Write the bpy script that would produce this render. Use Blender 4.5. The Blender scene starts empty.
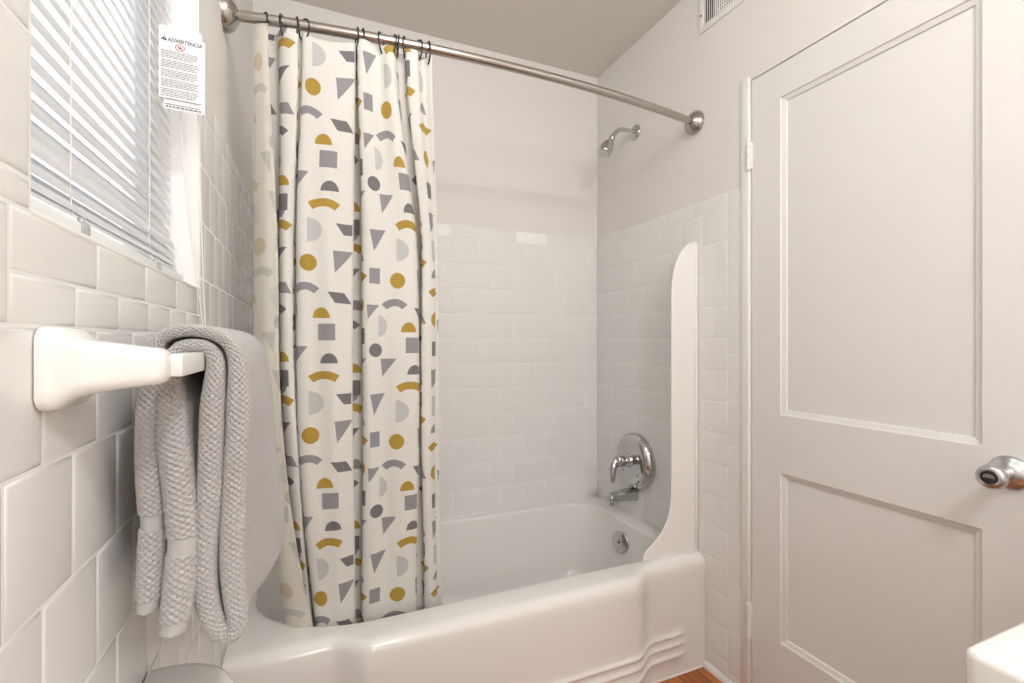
import bpy, bmesh, math, random
from mathutils import Vector, Matrix
from mathutils.geometry import delaunay_2d_cdt
import numpy as np
random.seed(7)
PI = math.pi
SC = bpy.context.scene
COL = SC.collection

# ------------------------------------------------------------------ helpers
OFF = {}

def link(o, parent=None, loc=(0, 0, 0)):
    """Link o; vertices are already relative to loc (a world position)."""
    COL.objects.link(o)
    base = OFF[parent.name] if parent else Vector((0, 0, 0))
    o.parent = parent
    o.location = Vector(loc) - base
    OFF[o.name] = Vector(loc)
    return o

def tag(o, label=None, cat=None, group=None, kind=None):
    if label: o['label'] = label
    if cat: o['category'] = cat
    if group: o['group'] = group
    if kind: o['kind'] = kind
    return o

def thing(name, loc, label, cat, group=None):
    o = bpy.data.objects.new(name, None)
    o.empty_display_size = .05
    link(o, None, loc)
    return tag(o, label, cat, group)

def obj(name, bm, mats, parent=None, loc=None, smooth=35):
    """One mesh object from a bmesh in world coordinates."""
    if loc is None:
        loc = OFF[parent.name] if parent else Vector((0, 0, 0))
    loc = Vector(loc)
    me = bpy.data.meshes.new(name)
    bmesh.ops.translate(bm, verts=bm.verts, vec=-loc)
    bm.to_mesh(me); bm.free()
    for m in (mats if isinstance(mats, (list, tuple)) else [mats]):
        me.materials.append(m)
    if smooth:
        me.shade_smooth()
        if smooth < 180: me.set_sharp_from_angle(angle=math.radians(smooth))
    o = bpy.data.objects.new(name, me)
    return link(o, parent, loc)

def mesh_obj(name, verts, faces, mats, parent=None, loc=None, smooth=35, midx=None):
    bm = bmesh.new()
    vs = [bm.verts.new(v) for v in verts]
    for i, f in enumerate(faces):
        try:
            fc = bm.faces.new([vs[k] for k in f])
            if midx is not None: fc.material_index = midx[i]
        except ValueError:
            pass
    return obj(name, bm, mats, parent, loc, smooth)

def fix(bm):
    bmesh.ops.recalc_face_normals(bm, faces=bm.faces)
    return bm

def add_box(bm, a, b, bev=0, seg=2):
    a, b = Vector(a), Vector(b)
    r = bmesh.ops.create_cube(bm, size=1)
    c, s = (a + b) / 2, b - a
    for v in r['verts']:
        v.co = Vector((v.co.x * s.x + c.x, v.co.y * s.y + c.y, v.co.z * s.z + c.z))
    if bev:
        es = {e for v in r['verts'] for e in v.link_edges}
        bmesh.ops.bevel(bm, geom=list(es), offset=bev, segments=seg, profile=.5, affect='EDGES')
    return bm

def box(a, b, bev=0, seg=2):
    return add_box(bmesh.new(), a, b, bev, seg)

def frame_of(d):
    d = Vector(d).normalized()
    up = Vector((0, 0, 1)) if abs(d.z) < .9 else Vector((0, 1, 0))
    x = up.cross(d).normalized()
    return x, d.cross(x), d

def add_lathe(bm, prof, org, axis, n=32, cap0=True, cap1=True, sx=1, sy=1):
    """prof: (distance along axis, radius)"""
    x, y, d = frame_of(axis); org = Vector(org)
    rings = []
    for t, r in prof:
        rings.append([bm.verts.new(org + d * t + (x * math.cos(2*PI*k/n) * sx + y * math.sin(2*PI*k/n) * sy) * r) for k in range(n)])
    for a, b in zip(rings, rings[1:]):
        for k in range(n):
            bm.faces.new((a[k], a[(k+1) % n], b[(k+1) % n], b[k]))
    if cap0: bm.faces.new(list(reversed(rings[0])))
    if cap1: bm.faces.new(rings[-1])
    return bm

def lathe(*a, **k):
    return add_lathe(bmesh.new(), *a, **k)

def catmull(pts, n=8):
    P = [Vector(p) for p in pts]
    P = [P[0]*2 - P[1]] + P + [P[-1]*2 - P[-2]]
    out = []
    for i in range(1, len(P)-2):
        for k in range(n):
            t = k / n
            a, b, c, d = P[i-1], P[i], P[i+1], P[i+2]
            out.append(.5*((2*b) + (c-a)*t + (2*a-5*b+4*c-d)*t*t + (3*b-a-3*c+d)*t**3))
    out.append(P[-2].copy())
    return out

def add_tube(bm, pts, r, n=10, cap=True):
    pts = [Vector(p) for p in pts]
    rad = r if isinstance(r, (list, tuple)) else [r]*len(pts)
    rings = []; x = None
    for i, p in enumerate(pts):
        d = (pts[min(i+1, len(pts)-1)] - pts[max(i-1, 0)]).normalized()
        if x is None: x, y, _ = frame_of(d)
        else:
            x = (x - d * x.dot(d)).normalized(); y = d.cross(x)
        rings.append([bm.verts.new(p + (x*math.cos(2*PI*k/n) + y*math.sin(2*PI*k/n))*rad[i]) for k in range(n)])
    for a, b in zip(rings, rings[1:]):
        for k in range(n):
            bm.faces.new((a[k], a[(k+1) % n], b[(k+1) % n], b[k]))
    if cap:
        bm.faces.new(list(reversed(rings[0]))); bm.faces.new(rings[-1])
    return bm

def tube(*a, **k):
    return add_tube(bmesh.new(), *a, **k)

def loft(loops, cap0=False, cap1=False):
    bm = bmesh.new(); R = [[bm.verts.new(p) for p in L] for L in loops]
    n = len(R[0])
    for a, b in zip(R, R[1:]):
        for k in range(n):
            bm.faces.new((a[k], a[(k+1) % n], b[(k+1) % n], b[k]))
    if cap0: bm.faces.new(list(reversed(R[0])))
    if cap1: bm.faces.new(R[-1])
    return fix(bm)

def prism(outline, t, plane_to_world):
    """outline of (a,b); extruded to thickness list t=(t0,t1)"""
    bm = bmesh.new()
    A = [bm.verts.new(plane_to_world(a, b, t[0])) for a, b in outline]
    B = [bm.verts.new(plane_to_world(a, b, t[1])) for a, b in outline]
    n = len(A)
    bm.faces.new(A); bm.faces.new(list(reversed(B)))
    for k in range(n):
        bm.faces.new((A[k], A[(k+1) % n], B[(k+1) % n], B[k]))
    return fix(bm)

def smoothstep(a, b, x):
    t = min(1, max(0, (x-a)/(b-a)))
    return t*t*(3-2*t)

# ------------------------------------------------------------------ materials
def srgb(*c):
    return tuple((v/255/12.92 if v/255 <= .04045 else ((v/255+.055)/1.055)**2.4) for v in c) + (1,)

def mat(name, col, rough=.5, metal=0, bump=None, spec=.5, coat=0, trans=0):
    m = bpy.data.materials.new(name); m.use_nodes = True
    nt = m.node_tree; p = nt.nodes['Principled BSDF']
    p.inputs['Base Color'].default_value = col
    p.inputs['Roughness'].default_value = rough
    p.inputs['Metallic'].default_value = metal
    p.inputs['Specular IOR Level'].default_value = spec
    p.inputs['Coat Weight'].default_value = coat
    p.inputs['Transmission Weight'].default_value = trans
    if bump:
        scale, strength, dist = bump
        tc = nt.nodes.new('ShaderNodeTexCoord'); no = nt.nodes.new('ShaderNodeTexNoise')
        no.inputs['Scale'].default_value = scale; no.inputs['Detail'].default_value = 4
        b = nt.nodes.new('ShaderNodeBump'); b.inputs['Strength'].default_value = strength; b.inputs['Distance'].default_value = dist
        nt.links.new(tc.outputs['Object'], no.inputs['Vector'])
        nt.links.new(no.outputs['Fac'], b.inputs['Height'])
        nt.links.new(b.outputs['Normal'], p.inputs['Normal'])
    return m

M = {}
M['paint'] = mat('wall_paint', srgb(230, 226.5, 222), .55, bump=(60, .12, .002))
M['ceil'] = mat('ceiling_paint', srgb(228, 223, 217), .7, bump=(60, .1, .002))
M['tile'] = mat('glazed_tile', srgb(235, 234, 231), .16, bump=(9, .06, .004))
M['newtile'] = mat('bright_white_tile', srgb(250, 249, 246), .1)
M['slat'] = mat('blind_slat', srgb(216, 217, 219), .4)
M['grout'] = mat('white_grout', srgb(240, 240, 237), .8)
M['door'] = mat('door_paint', srgb(229, 227, 224), .42, bump=(45, .10, .002))
M['trim'] = mat('trim_paint', srgb(236, 234, 230), .35, bump=(30, .25, .003))
M['enamel'] = mat('tub_enamel', srgb(238, 236, 232), .12, bump=(6, .02, .003))
M['ceramic'] = mat('white_ceramic', srgb(234, 232, 228), .1)
M['acrylic'] = mat('white_acrylic', srgb(238, 236, 232), .3)
M['chrome'] = mat('chrome', (.56, .56, .56, 1), .05, 1)
M['nickel'] = mat('brushed_nickel', (.46, .435, .40, 1), .2, 1, bump=(300, .05, .0005))
M['satin'] = mat('satin_chrome', (.58, .58, .59, 1), .25, 1)
M['dark'] = mat('dark_hole', (.02, .02, .022, 1), .7)
M['blackwire'] = mat('black_wire', (.012, .012, .013, 1), .35)
M['pvc'] = mat('white_vinyl', srgb(236, 237, 238), .35)
M['cord'] = mat('white_cord', srgb(240, 240, 238), .7)
M['clear'] = mat('clear_plastic', (.9, .9, .9, 1), .15, trans=.7)
M['card'] = mat('white_card', srgb(240, 240, 240), .5)
M['ink'] = mat('black_ink', (.02, .02, .02, 1), .6)
M['greyink'] = mat('grey_ink', srgb(120, 120, 122), .6)
M['redink'] = mat('red_ink', srgb(200, 70, 60), .6)
M['steel'] = mat('bar_white', srgb(224, 224, 220), .2)
M['rust'] = mat('rusty_spots', srgb(120, 90, 70), .8)
M['glass'] = mat('window_glass', (1, 1, 1, 1), .0, trans=1)
M['caulk'] = mat('caulk', srgb(236, 233, 227), .5)

def wood():
    m = bpy.data.materials.new('wood_planks'); m.use_nodes = True
    nt = m.node_tree; p = nt.nodes['Principled BSDF']; N = nt.nodes.new; L = nt.links.new
    tc = N('ShaderNodeTexCoord'); mp = N('ShaderNodeMapping'); mp.inputs['Rotation'].default_value = (0, 0, PI/2)
    L(tc.outputs['Object'], mp.inputs['Vector'])
    br = N('ShaderNodeTexBrick'); br.inputs['Scale'].default_value = 1
    br.inputs['Brick Width'].default_value = .9; br.inputs['Row Height'].default_value = .083
    br.inputs['Mortar Size'].default_value = .0012; br.inputs['Mortar'].default_value = srgb(60, 32, 14)
    br.inputs['Color1'].default_value = srgb(206, 128, 66); br.inputs['Color2'].default_value = srgb(180, 104, 50)
    L(mp.outputs['Vector'], br.inputs['Vector'])
    st = N('ShaderNodeMapping'); st.inputs['Scale'].default_value = (60, 4, 4); L(tc.outputs['Object'], st.inputs['Vector'])
    no = N('ShaderNodeTexNoise'); no.inputs['Scale'].default_value = 1; no.inputs['Detail'].default_value = 6; L(st.outputs['Vector'], no.inputs['Vector'])
    mx = N('ShaderNodeMix'); mx.data_type = 'RGBA'; mx.blend_type = 'MULTIPLY'; mx.inputs[0].default_value = .75
    cr = N('ShaderNodeValToRGB'); cr.color_ramp.elements[0].position = .3; cr.color_ramp.elements[0].color = (.35, .26, .2, 1)
    cr.color_ramp.elements[1].position = .65
    L(no.outputs['Fac'], cr.inputs['Fac']); L(br.outputs['Color'], mx.inputs[6]); L(cr.outputs['Color'], mx.inputs[7])
    L(mx.outputs[2], p.inputs['Base Color']); p.inputs['Roughness'].default_value = .3
    return m
M['wood'] = wood()

def cloth(name, col, translucent=.22):
    m = bpy.data.materials.new(name); m.use_nodes = True
    nt = m.node_tree; N = nt.nodes.new; L = nt.links.new
    p = nt.nodes['Principled BSDF']; out = nt.nodes['Material Output']
    tc = N('ShaderNodeTexCoord')
    def wave(axis):
        w = N('ShaderNodeTexWave'); w.bands_direction = axis; w.inputs['Scale'].default_value = 330
        w.inputs['Distortion'].default_value = 1.5
        L(tc.outputs['UV'], w.inputs['Vector']); return w
    a, b = wave('X'), wave('Y')
    ad = N('ShaderNodeMath'); L(a.outputs['Fac'], ad.inputs[0]); L(b.outputs['Fac'], ad.inputs[1])
    bp = N('ShaderNodeBump'); bp.inputs['Strength'].default_value = .12; bp.inputs['Distance'].default_value = .0006
    L(ad.outputs[0], bp.inputs['Height']); L(bp.outputs['Normal'], p.inputs['Normal'])
    no = N('ShaderNodeTexNoise'); no.inputs['Scale'].default_value = 260; no.inputs['Detail'].default_value = 3
    L(tc.outputs['UV'], no.inputs['Vector'])
    hs = N('ShaderNodeHueSaturation'); hs.inputs['Color'].default_value = col
    mr = N('ShaderNodeMapRange'); mr.inputs['From Min'].default_value = .3; mr.inputs['From Max'].default_value = .7
    mr.inputs['To Min'].default_value = .93; mr.inputs['To Max'].default_value = 1.06
    L(no.outputs['Fac'], mr.inputs['Value']); L(mr.outputs[0], hs.inputs['Value'])
    L(hs.outputs['Color'], p.inputs['Base Color'])
    p.inputs['Roughness'].default_value = .85; p.inputs['Sheen Weight'].default_value = .15
    tr = N('ShaderNodeBsdfTranslucent'); L(hs.outputs['Color'], tr.inputs['Color'])
    mx = N('ShaderNodeMixShader'); mx.inputs[0].default_value = translucent
    L(p.outputs[0], mx.inputs[1]); L(tr.outputs[0], mx.inputs[2]); L(mx.outputs[0], out.inputs['Surface'])
    return m

def terry(name, col, bump=.5):
    m = mat(name, col, .95, bump=(700, bump, .0012), spec=.1)
    m.node_tree.nodes['Principled BSDF'].inputs['Sheen Weight'].default_value = .3
    return m
M['terry'] = terry('grey_terry', srgb(178, 175, 172))
M['band'] = terry('grey_woven_band', srgb(176, 174, 171), .15)

# ------------------------------------------------------------------ room sizes
XL, XR, YB, YF, ZC = -.195, 1.295, 1.987, -1.1, 2.44
TILE = .1097; G1 = 1.16; ZTT = 1.65
WY0, WY1, WZ0, WZ1 = .4706, 1.066, 1.246, 2.02        # window opening
DY0, DY1, DZ = .432, 1.104, 1.982                     # door opening

def wall_holed(name, x0, x1, y0, y1, hole, m):
    a0, a1, b0, b1 = hole
    bm = bmesh.new()
    add_box(bm, (x0, y0, 0), (x1, a0, ZC)); add_box(bm, (x0, a1, 0), (x1, y1, ZC))
    if b0 > .01: add_box(bm, (x0, a0, 0), (x1, a1, b0))
    add_box(bm, (x0, a0, b1), (x1, a1, ZC))
    bmesh.ops.remove_doubles(bm, verts=bm.verts, dist=1e-5)
    return tag(obj(name, bm, m, smooth=0), kind='structure')

wl = wall_holed('wall_left', XL-.12, XL, YF-.1, YB+.1, (WY0, WY1, WZ0, WZ1), M['paint'])
wr = wall_holed('wall_right', XR, XR+.1, YF-.1, YB+.1, (DY0, DY1, 0, DZ), M['paint'])
wb = tag(obj('wall_back', box((XL-.12, YB, 0), (XR+.1, YB+.1, ZC)), M['paint'], smooth=0), kind='structure')
def front_wall():
    bm = bmesh.new()                                  # doorway added behind the camera to let the fill light in
    add_box(bm, (XL-.12, YF-.1, 0), (-.185, YF, ZC)); add_box(bm, (.47, YF-.1, 0), (XR+.1, YF, ZC)); add_box(bm, (-.185, YF-.1, 2.03), (.47, YF, ZC))
    return bm
tag(obj('wall_front', front_wall(), M['paint'], smooth=0), kind='structure')
HY = -2.5  # unseen hallway walls, floor and ceiling, added to carry the fill light
def fill_hall_shell():
    bm = bmesh.new()
    add_box(bm, (-.75, HY-.1, 0), (1.1, HY, ZC)); add_box(bm, (-.85, HY-.1, 0), (-.75, YF-.1, ZC)); add_box(bm, (1.1, HY-.1, 0), (1.2, YF-.1, ZC))
    return bm
tag(obj('wall_fill_hall', fill_hall_shell(), M['paint'], smooth=0), kind='structure')
tag(obj('floor_fill_hall', box((-.85, HY-.1, -.06), (1.2, YF-.1, 0)), M['wood'], smooth=0), kind='structure')
tag(obj('ceiling_fill_hall', box((-.85, HY-.1, ZC), (1.2, YF-.1, ZC+.06)), M['ceil'], smooth=0), kind='structure')
tag(obj('floor', box((XL-.12, YF-.1, -.06), (XR+.1, YB+.1, 0)), M['wood'], smooth=0), kind='structure')
tag(obj('ceiling', box((XL-.12, YF-.1, ZC), (XR+.1, YB+.1, ZC+.06)), M['ceil'], smooth=0), kind='structure')

# ------------------------------------------------------------------ wall tiles (real raised tiles on a grout bed)
def tiles(wall, to_world, rects, tilt=.0013, white=()):
    bm = bmesh.new()
    gap = .0011
    for (a0, a1, b0, b1) in rects:
        if a1-a0 < .006 or b1-b0 < .006: continue
        a0 += gap; a1 -= gap; b0 += gap; b1 -= gap
        ta, tb = random.gauss(0, tilt), random.gauss(0, tilt)
        ca, cb = (a0+a1)/2, (b0+b1)/2
        rings = []
        for ins, h in ((0, .0004), (.0006, .0012), (.0018, .0018), (.0045, .0021)):
            ins = min(ins, (a1-a0)*.45, (b1-b0)*.45)
            rings.append([bm.verts.new(to_world(a, b, h + (a-ca)*ta + (b-cb)*tb)) for a, b in
                          ((a0+ins, b0+ins), (a1-ins, b0+ins), (a1-ins, b1-ins), (a0+ins, b1-ins))])
        for r, q in zip(rings, rings[1:]):
            for k in range(4):
                bm.faces.new((r[k], r[(k+1) % 4], q[(k+1) % 4], q[k]))
        bm.faces.new(rings[-1])
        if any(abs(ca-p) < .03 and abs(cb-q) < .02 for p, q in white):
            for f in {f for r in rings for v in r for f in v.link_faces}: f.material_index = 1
    bmesh.ops.recalc_face_normals(bm, faces=bm.faces)
    # open shells: make sure the normals face the room
    bm.faces.ensure_lookup_table()
    n = to_world(0, 0, 1) - to_world(0, 0, 0)
    for f in bm.faces:
        if f.normal.dot(n) < 0: f.normal_flip()
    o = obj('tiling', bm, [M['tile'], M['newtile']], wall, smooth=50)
    return tag(o, kind='structure')

def row(a0, a1, b0, b1, w, off):
    """cells of width w, joints at off + k*w, clipped to a0..a1"""
    out = []; k = math.floor((a0-off)/w); x = off + k*w
    while x < a1 - 1e-6:
        out.append((max(x, a0), min(x+w, a1), b0, b1)); x += w
    return out

def field(a0, a1, b0, b1, w, offs):
    """running-bond rows on the common course grid"""
    out = []; k = -12
    while True:
        z0 = G1 + k*TILE; z1 = z0 + TILE; k += 1
        if z1 <= b0 + .004: continue
        if z0 >= b1 - .004: break
        out += row(a0, a1, max(z0, b0), min(z1, b1), w, offs[k % 2])
    return out

ZCAP = G1 + 4*TILE
toL = lambda a, b, h: Vector((XL + h, a, b))
toR = lambda a, b, h: Vector((XR - h, a, b))
toB = lambda a, b, h: Vector((a, YB - h, b))
def grout(wall, to_world, quads):
    bm = bmesh.new()
    for (a0, a1, b0, b1) in quads:
        p = [to_world(*q) for q in ((a0, b0, 0), (a1, b1, .0012))]
        lo = [min(p[0][i], p[1][i]) for i in range(3)]; hi = [max(p[0][i], p[1][i]) for i in range(3)]
        add_box(bm, lo, hi)
    tag(obj('grout_bed', bm, M['grout'], wall, smooth=0), kind='structure')

LW = .1035
R = field(YF, .442, G1, WZ0, LW, (.442, .442-LW/2)) + field(YF, WY0-.001, WZ0, ZCAP, LW, (WY0, WY0-LW/2)) + row(YF, WY0-.001, ZCAP, ZTT, .153, .0)
R += field(YF, YB, 0, G1, LW, (.4873, .4355))
R += row(.442, WY1, G1, G1+.038, LW, .546) + row(.442, WY1, G1+.038, WZ0, .15, .442)
R += field(WY1, YB, G1, ZCAP, LW, (.4873, .4355)) + row(WY1, YB, ZCAP, ZTT, .153, WY1)
tiles(wl, toL, R)
grout(wl, toL, [(YF, WY0, 0, ZTT), (WY0, WY1, 0, WZ0), (WY1, YB, 0, ZTT)])
CY = 1.193                                           # column of narrow edge tiles beside the door casing
R = field(CY, YB, 0, ZCAP, TILE, (CY, CY+TILE/2)) + row(CY, YB, ZCAP, ZTT, .153, CY)
z = -.12
while z < ZTT-.01:
    R.append((1.136, CY, max(z, 0), min(z+.1535, ZTT))); z += .1535
tiles(wr, toR, R, .0018)
grout(wr, toR, [(1.136, YB, 0, ZTT)])
R = field(XL, XR, 0, ZCAP, TILE, (.02, .02+TILE/2)) + row(XL, XR, ZCAP, ZTT, .153, .557)
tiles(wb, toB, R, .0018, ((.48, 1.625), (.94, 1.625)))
grout(wb, toB, [(XL, XR, 0, ZTT)])

# ------------------------------------------------------------------ door, casing, baseboard
LX = XR + .003                                        # face of the door leaf
def door_leaf():
    ys = [DY0+.003, .535, 1.0016, DY1-.003]; zs = [.008, .2432, .7544, .9283, 1.8815, DZ-.002]
    bm = bmesh.new(); V = {}
    def v(y, z, x):
        k = (round(y, 4), round(z, 4), round(x, 4))
        if k not in V: V[k] = bm.verts.new((x, y, z))
        return V[k]
    def q(y0, y1, z0, z1, x): bm.faces.new((v(y0, z0, x), v(y0, z1, x), v(y1, z1, x), v(y1, z0, x)))
    for i in range(3):
        for j in range(5):
            y0, y1, z0, z1 = ys[i], ys[i+1], zs[j], zs[j+1]
            if i == 1 and j in (1, 3):
                steps = [(0, 0), (.002, .004), (.014, .008), (.0155, .0125)]
                for (i0, h0), (i1, h1) in zip(steps, steps[1:]):
                    o = [(y0+i0, z0+i0), (y1-i0, z0+i0), (y1-i0, z1-i0), (y0+i0, z1-i0)]
                    p = [(y0+i1, z0+i1), (y1-i1, z0+i1), (y1-i1, z1-i1), (y0+i1, z1-i1)]
                    for k in range(4):
                        n = (k+1) % 4
                        bm.faces.new((v(*o[k], LX+h0), v(*o[n], LX+h0), v(*p[n], LX+h1), v(*p[k], LX+h1)))
                q(y0+.0155, y1-.0155, z0+.0155, z1-.0155, LX+.0125)
            else:
                q(y0, y1, z0, z1, LX)
    bx = LX+.035
    o = [(ys[0], zs[0]), (ys[3], zs[0]), (ys[3], zs[5]), (ys[0], zs[5])]
    bl = [bm.verts.new((bx, y, z)) for y, z in o]
    bm.faces.new(bl)
    # rim faces along the outer loop
    loop = [(ys[i], zs[0]) for i in range(4)] + [(ys[3], zs[j]) for j in range(1, 6)] + [(ys[i], zs[5]) for i in (2, 1, 0)] + [(ys[0], zs[j]) for j in (4, 3, 2, 1)]
    ring = [v(y, z, LX) for y, z in loop]
    idx = [0, 3, 8, 11, 15]
    for s in range(4):
        seg = [ring[k % len(ring)] for k in range(idx[s], idx[s+1]+1)] if s < 3 else [ring[k % len(ring)] for k in range(11, 16+1)]
        if s == 3: seg = [ring[k % 15] for k in range(11, 16)]
        bm.faces.new(seg + [bl[(s+1) % 4], bl[s]])
    return fix(bm)
door = tag(obj('door_1', door_leaf(), M['door'], loc=(LX, DY0, 0), smooth=20), 'white painted two-panel door in the right wall', kind='structure')
KY, KZ = .491, .884
kn = obj('door_knob', lathe([(0, .013), (.030, .0125), (.042, .0135), (.050, .0175), (.056, .0222), (.066, .0240), (.074, .0228), (.0785, .0185), (.079, .0135), (.0765, .0125)], (LX-.004, KY, KZ), (-1, 0, 0), 40), M['satin'], door, smooth=60)
tag(kn, 'satin chrome door knob')
obj('rosette', lathe([(0, .0345), (.003, .0345), (.006, .0325), (.010, .026), (.013, .0195), (.017, .015)], (LX, KY, KZ), (-1, 0, 0), 40), M['satin'], kn, smooth=50)
bm = lathe([(0, .0122), (.0012, .0122)], (LX-.0806, KY, KZ), (-1, 0, 0), 24)
obj('keyway_face', bm, M['dark'], kn)
obj('turn_button', prism([(KY-.0098, KZ-.001), (KY+.0098, KZ-.001), (KY+.007, KZ+.0048), (KY, KZ+.0078), (KY-.007, KZ+.0048)], (LX-.0845, LX-.0805), lambda a, b, t: Vector((t, a, b))), M['nickel'], kn)
for z0, z1 in ((1.698, 1.785), (.205, .312)):
    h = bmesh.new(); yh = DY1+.0005; n = 5
    for k in range(n):
        a, b = z0+(z1-z0)*k/n, z0+(z1-z0)*(k+1)/n
        add_lathe(h, [(0, .0052), (.0008, .0062), (b-a-.0016, .0062), (b-a-.0008, .0052)], (XR-.0085, yh, a), (0, 0, 1), 16)
    add_lathe(h, [(0, .004), (.002, .0055), (.005, .0045), (.007, .002)], (XR-.0085, yh, z1), (0, 0, 1), 12)
    add_lathe(h, [(0, .004), (.002, .0055), (.005, .0045), (.007, .002)], (XR-.0085, yh, z0), (0, 0, -1), 12)
    add_box(h, (XR-.0045, yh-.006, z0+.002), (XR+.0045, yh+.005, z1-.002), .001)
    obj('hinge', h, M['trim'], door, smooth=40)
bm = box((XR-.007, DY1+.001, 0), (XR+.03, 1.1355, DZ+.012), .003)
tag(obj('trim_1', bm, M['trim']), 'white painted door casing strip beside the tiles', kind='structure')
bm = box((XR-.0012, DY0-.02, DZ+.0005), (XR+.03, DY1+.001, DZ+.007), .0005)
tag(obj('trim_2', bm, M['trim']), 'thin painted head trim over the door', kind='structure')
bm = box((XR-.007, DY0-.032, 0), (XR+.03, DY0-.001, DZ+.012), .003)
tag(obj('trim_3', bm, M['trim']), kind='structure')
prof = [(XR-.004, 0), (XR-.018, 0), (XR-.0175, .006), (XR-.014, .013), (XR-.009, .018), (XR-.004, .0195)]
bm = prism(prof, (1.136, 1.2875), lambda a, b, t: Vector((a, t, b)))
tag(obj('baseboard_right', bm, M['trim']), kind='structure')

# ------------------------------------------------------------------ window and blind
FX = XL-.075
def ring_frame(bm, x0, x1, y0, y1, z0, z1, w):
    add_box(bm, (x0, y0, z0), (x1, y0+w, z1), .002); add_box(bm, (x0, y1-w, z0), (x1, y1, z1), .002)
    add_box(bm, (x0, y0+w, z0), (x1, y1-w, z0+w), .002); add_box(bm, (x0, y0+w, z1-w), (x1, y1-w, z1), .002)
bm = bmesh.new()
ring_frame(bm, FX-.04, FX, WY0, WY1, WZ0, WZ1, .018)
win = tag(obj('window_1', bm, M['pvc'], loc=(FX, WY0, WZ0)), 'white framed window in the left wall', kind='structure')
bm = bmesh.new()
add_box(bm, (FX-.032, WY0+.018, 1.80), (FX-.006, WY1-.018, 1.83), .002)
tag(obj('meeting_rail', bm, M['pvc'], win), kind='structure')
bm = box((FX-.022, WY0+.018, WZ0+.018), (FX-.018, WY1-.018, 1.80)); add_box(bm, (FX-.022, WY0+.018, 1.83), (FX-.018, WY1-.018, WZ1-.018))
tag(obj('glass_pane', bm, M['glass'], win, smooth=0), kind='structure')
bm = bmesh.new()   # painted reveals of the opening
add_box(bm, (FX, WY1-.003, WZ0), (XL+.0005, WY1+.001, WZ1)); add_box(bm, (FX, WY0-.001, WZ0), (XL+.0005, WY0+.003, WZ1))
add_box(bm, (FX, WY0, WZ0-.003), (XL+.002, WY1, WZ0+.003), .0015); add_box(bm, (FX, WY0, WZ1-.003), (XL+.0005, WY1, WZ1+.001))
tag(obj('reveal', bm, M['trim'], win), kind='structure')

BX, BY0, BY1 = -.235, .487, 1.03
bl = thing('window_blind', (BX, .76, WZ0+.004), 'white mini blind with tilted slats covering the window in the tiled left wall', 'blind')
def slat(bm, zc, tilt, x=BX):
    n = 6; W = .025
    pts = []
    for k in range(n+1):
        u = (k/n-.5)*W; s = .0022*(1-(2*k/n-1)**2)
        pts.append((u*math.cos(tilt) + s*math.sin(tilt), -u*math.sin(tilt) + s*math.cos(tilt)))
    Y = []
    for y, sc in ((BY0, .25), (BY0+.002, .62), (BY0+.006, .9), (BY0+.011, 1), (BY1-.011, 1), (BY1-.006, .9), (BY1-.002, .62), (BY1, .25)):
        Y.append((y, sc))
    for th in (0, .0005):
        rows = []
        for y, sc in Y:
            rows.append([bm.verts.new((x + p[0]*sc, y, zc + p[1]*sc + th)) for p in pts])
        for a, b in zip(rows, rows[1:]):
            for k in range(n):
                bm.faces.new((a[k], a[k+1], b[k+1], b[k]))
bm = bmesh.new()
zz = 1.266
for dz, t in ((.008, .45), (.008, .75), (.010, .95), (.014, 1.08), (.0175, 1.12)):
    zz += dz; slat(bm, zz, t, BX+.006)
while zz < 1.965:
    zz += .0202
    slat(bm, zz, 1.17 + random.uniform(-.03, .03))
obj('slats', bm, M['slat'], bl, smooth=40)
obj('bottom_rail', box((BX-.006, BY0, WZ0+.006), (BX+.0225, BY1, WZ0+.023), .004, 3), M['pvc'], bl)
obj('head_rail', box((BX-.02, BY0, 1.978), (BX+.022, BY1, 2.015), .003), M['pvc'], bl)
for y in (.62, .877):
    bm = bmesh.new()
    for x in (BX+.011,):
        add_tube(bm, [(x + (.012 if z < 1.27 else 0) + .0006*math.sin(z*90), y + .001*math.sin(z*60), z) for z in [1.262 + k*.018 for k in range(41)]], .0007, 6)
    obj('ladder_cord', bm, M['cord'], bl)
    bm = box((BX+.014, y-.010, WZ0+.008), (BX+.0245, y+.010, WZ0+.0245), .003); add_lathe(bm, [(0, .003), (.004, .0035), (.005, .002)], (BX+.021, y-.004, WZ0+.0235), (0, 0, 1), 12)
    obj('rail_clip', bm, M['clear'], bl)
cd = bmesh.new()
P = [(-.205, .94, 1.985), (-.193, .945, 1.80), (-.180, .952, 1.64), (-.178, .965, 1.56), (-.179, .985, 1.45), (-.181, 1.02, 1.30), (-.182, 1.04, 1.22), (-.180, 1.05, 1.14)]
add_tube(cd, catmull(P, 8), .0012, 8)
add_lathe(cd, [(0, .0015), (.004, .0042), (.009, .0042), (.013, .0015)], (-.180, .952, 1.628), (0, 0, 1), 12)
P = [(-.212, .945, 1.985), (-.206, .95, 1.7), (-.203, .955, 1.56), (-.197, .975, 1.40), (-.188, 1.0, 1.27), (-.184, 1.02, 1.21), (-.182, 1.045, 1.14)]
add_tube(cd, catmull(P, 8), .0011, 8)
obj('lift_cord', cd, M['cord'], bl, smooth=60)

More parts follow.
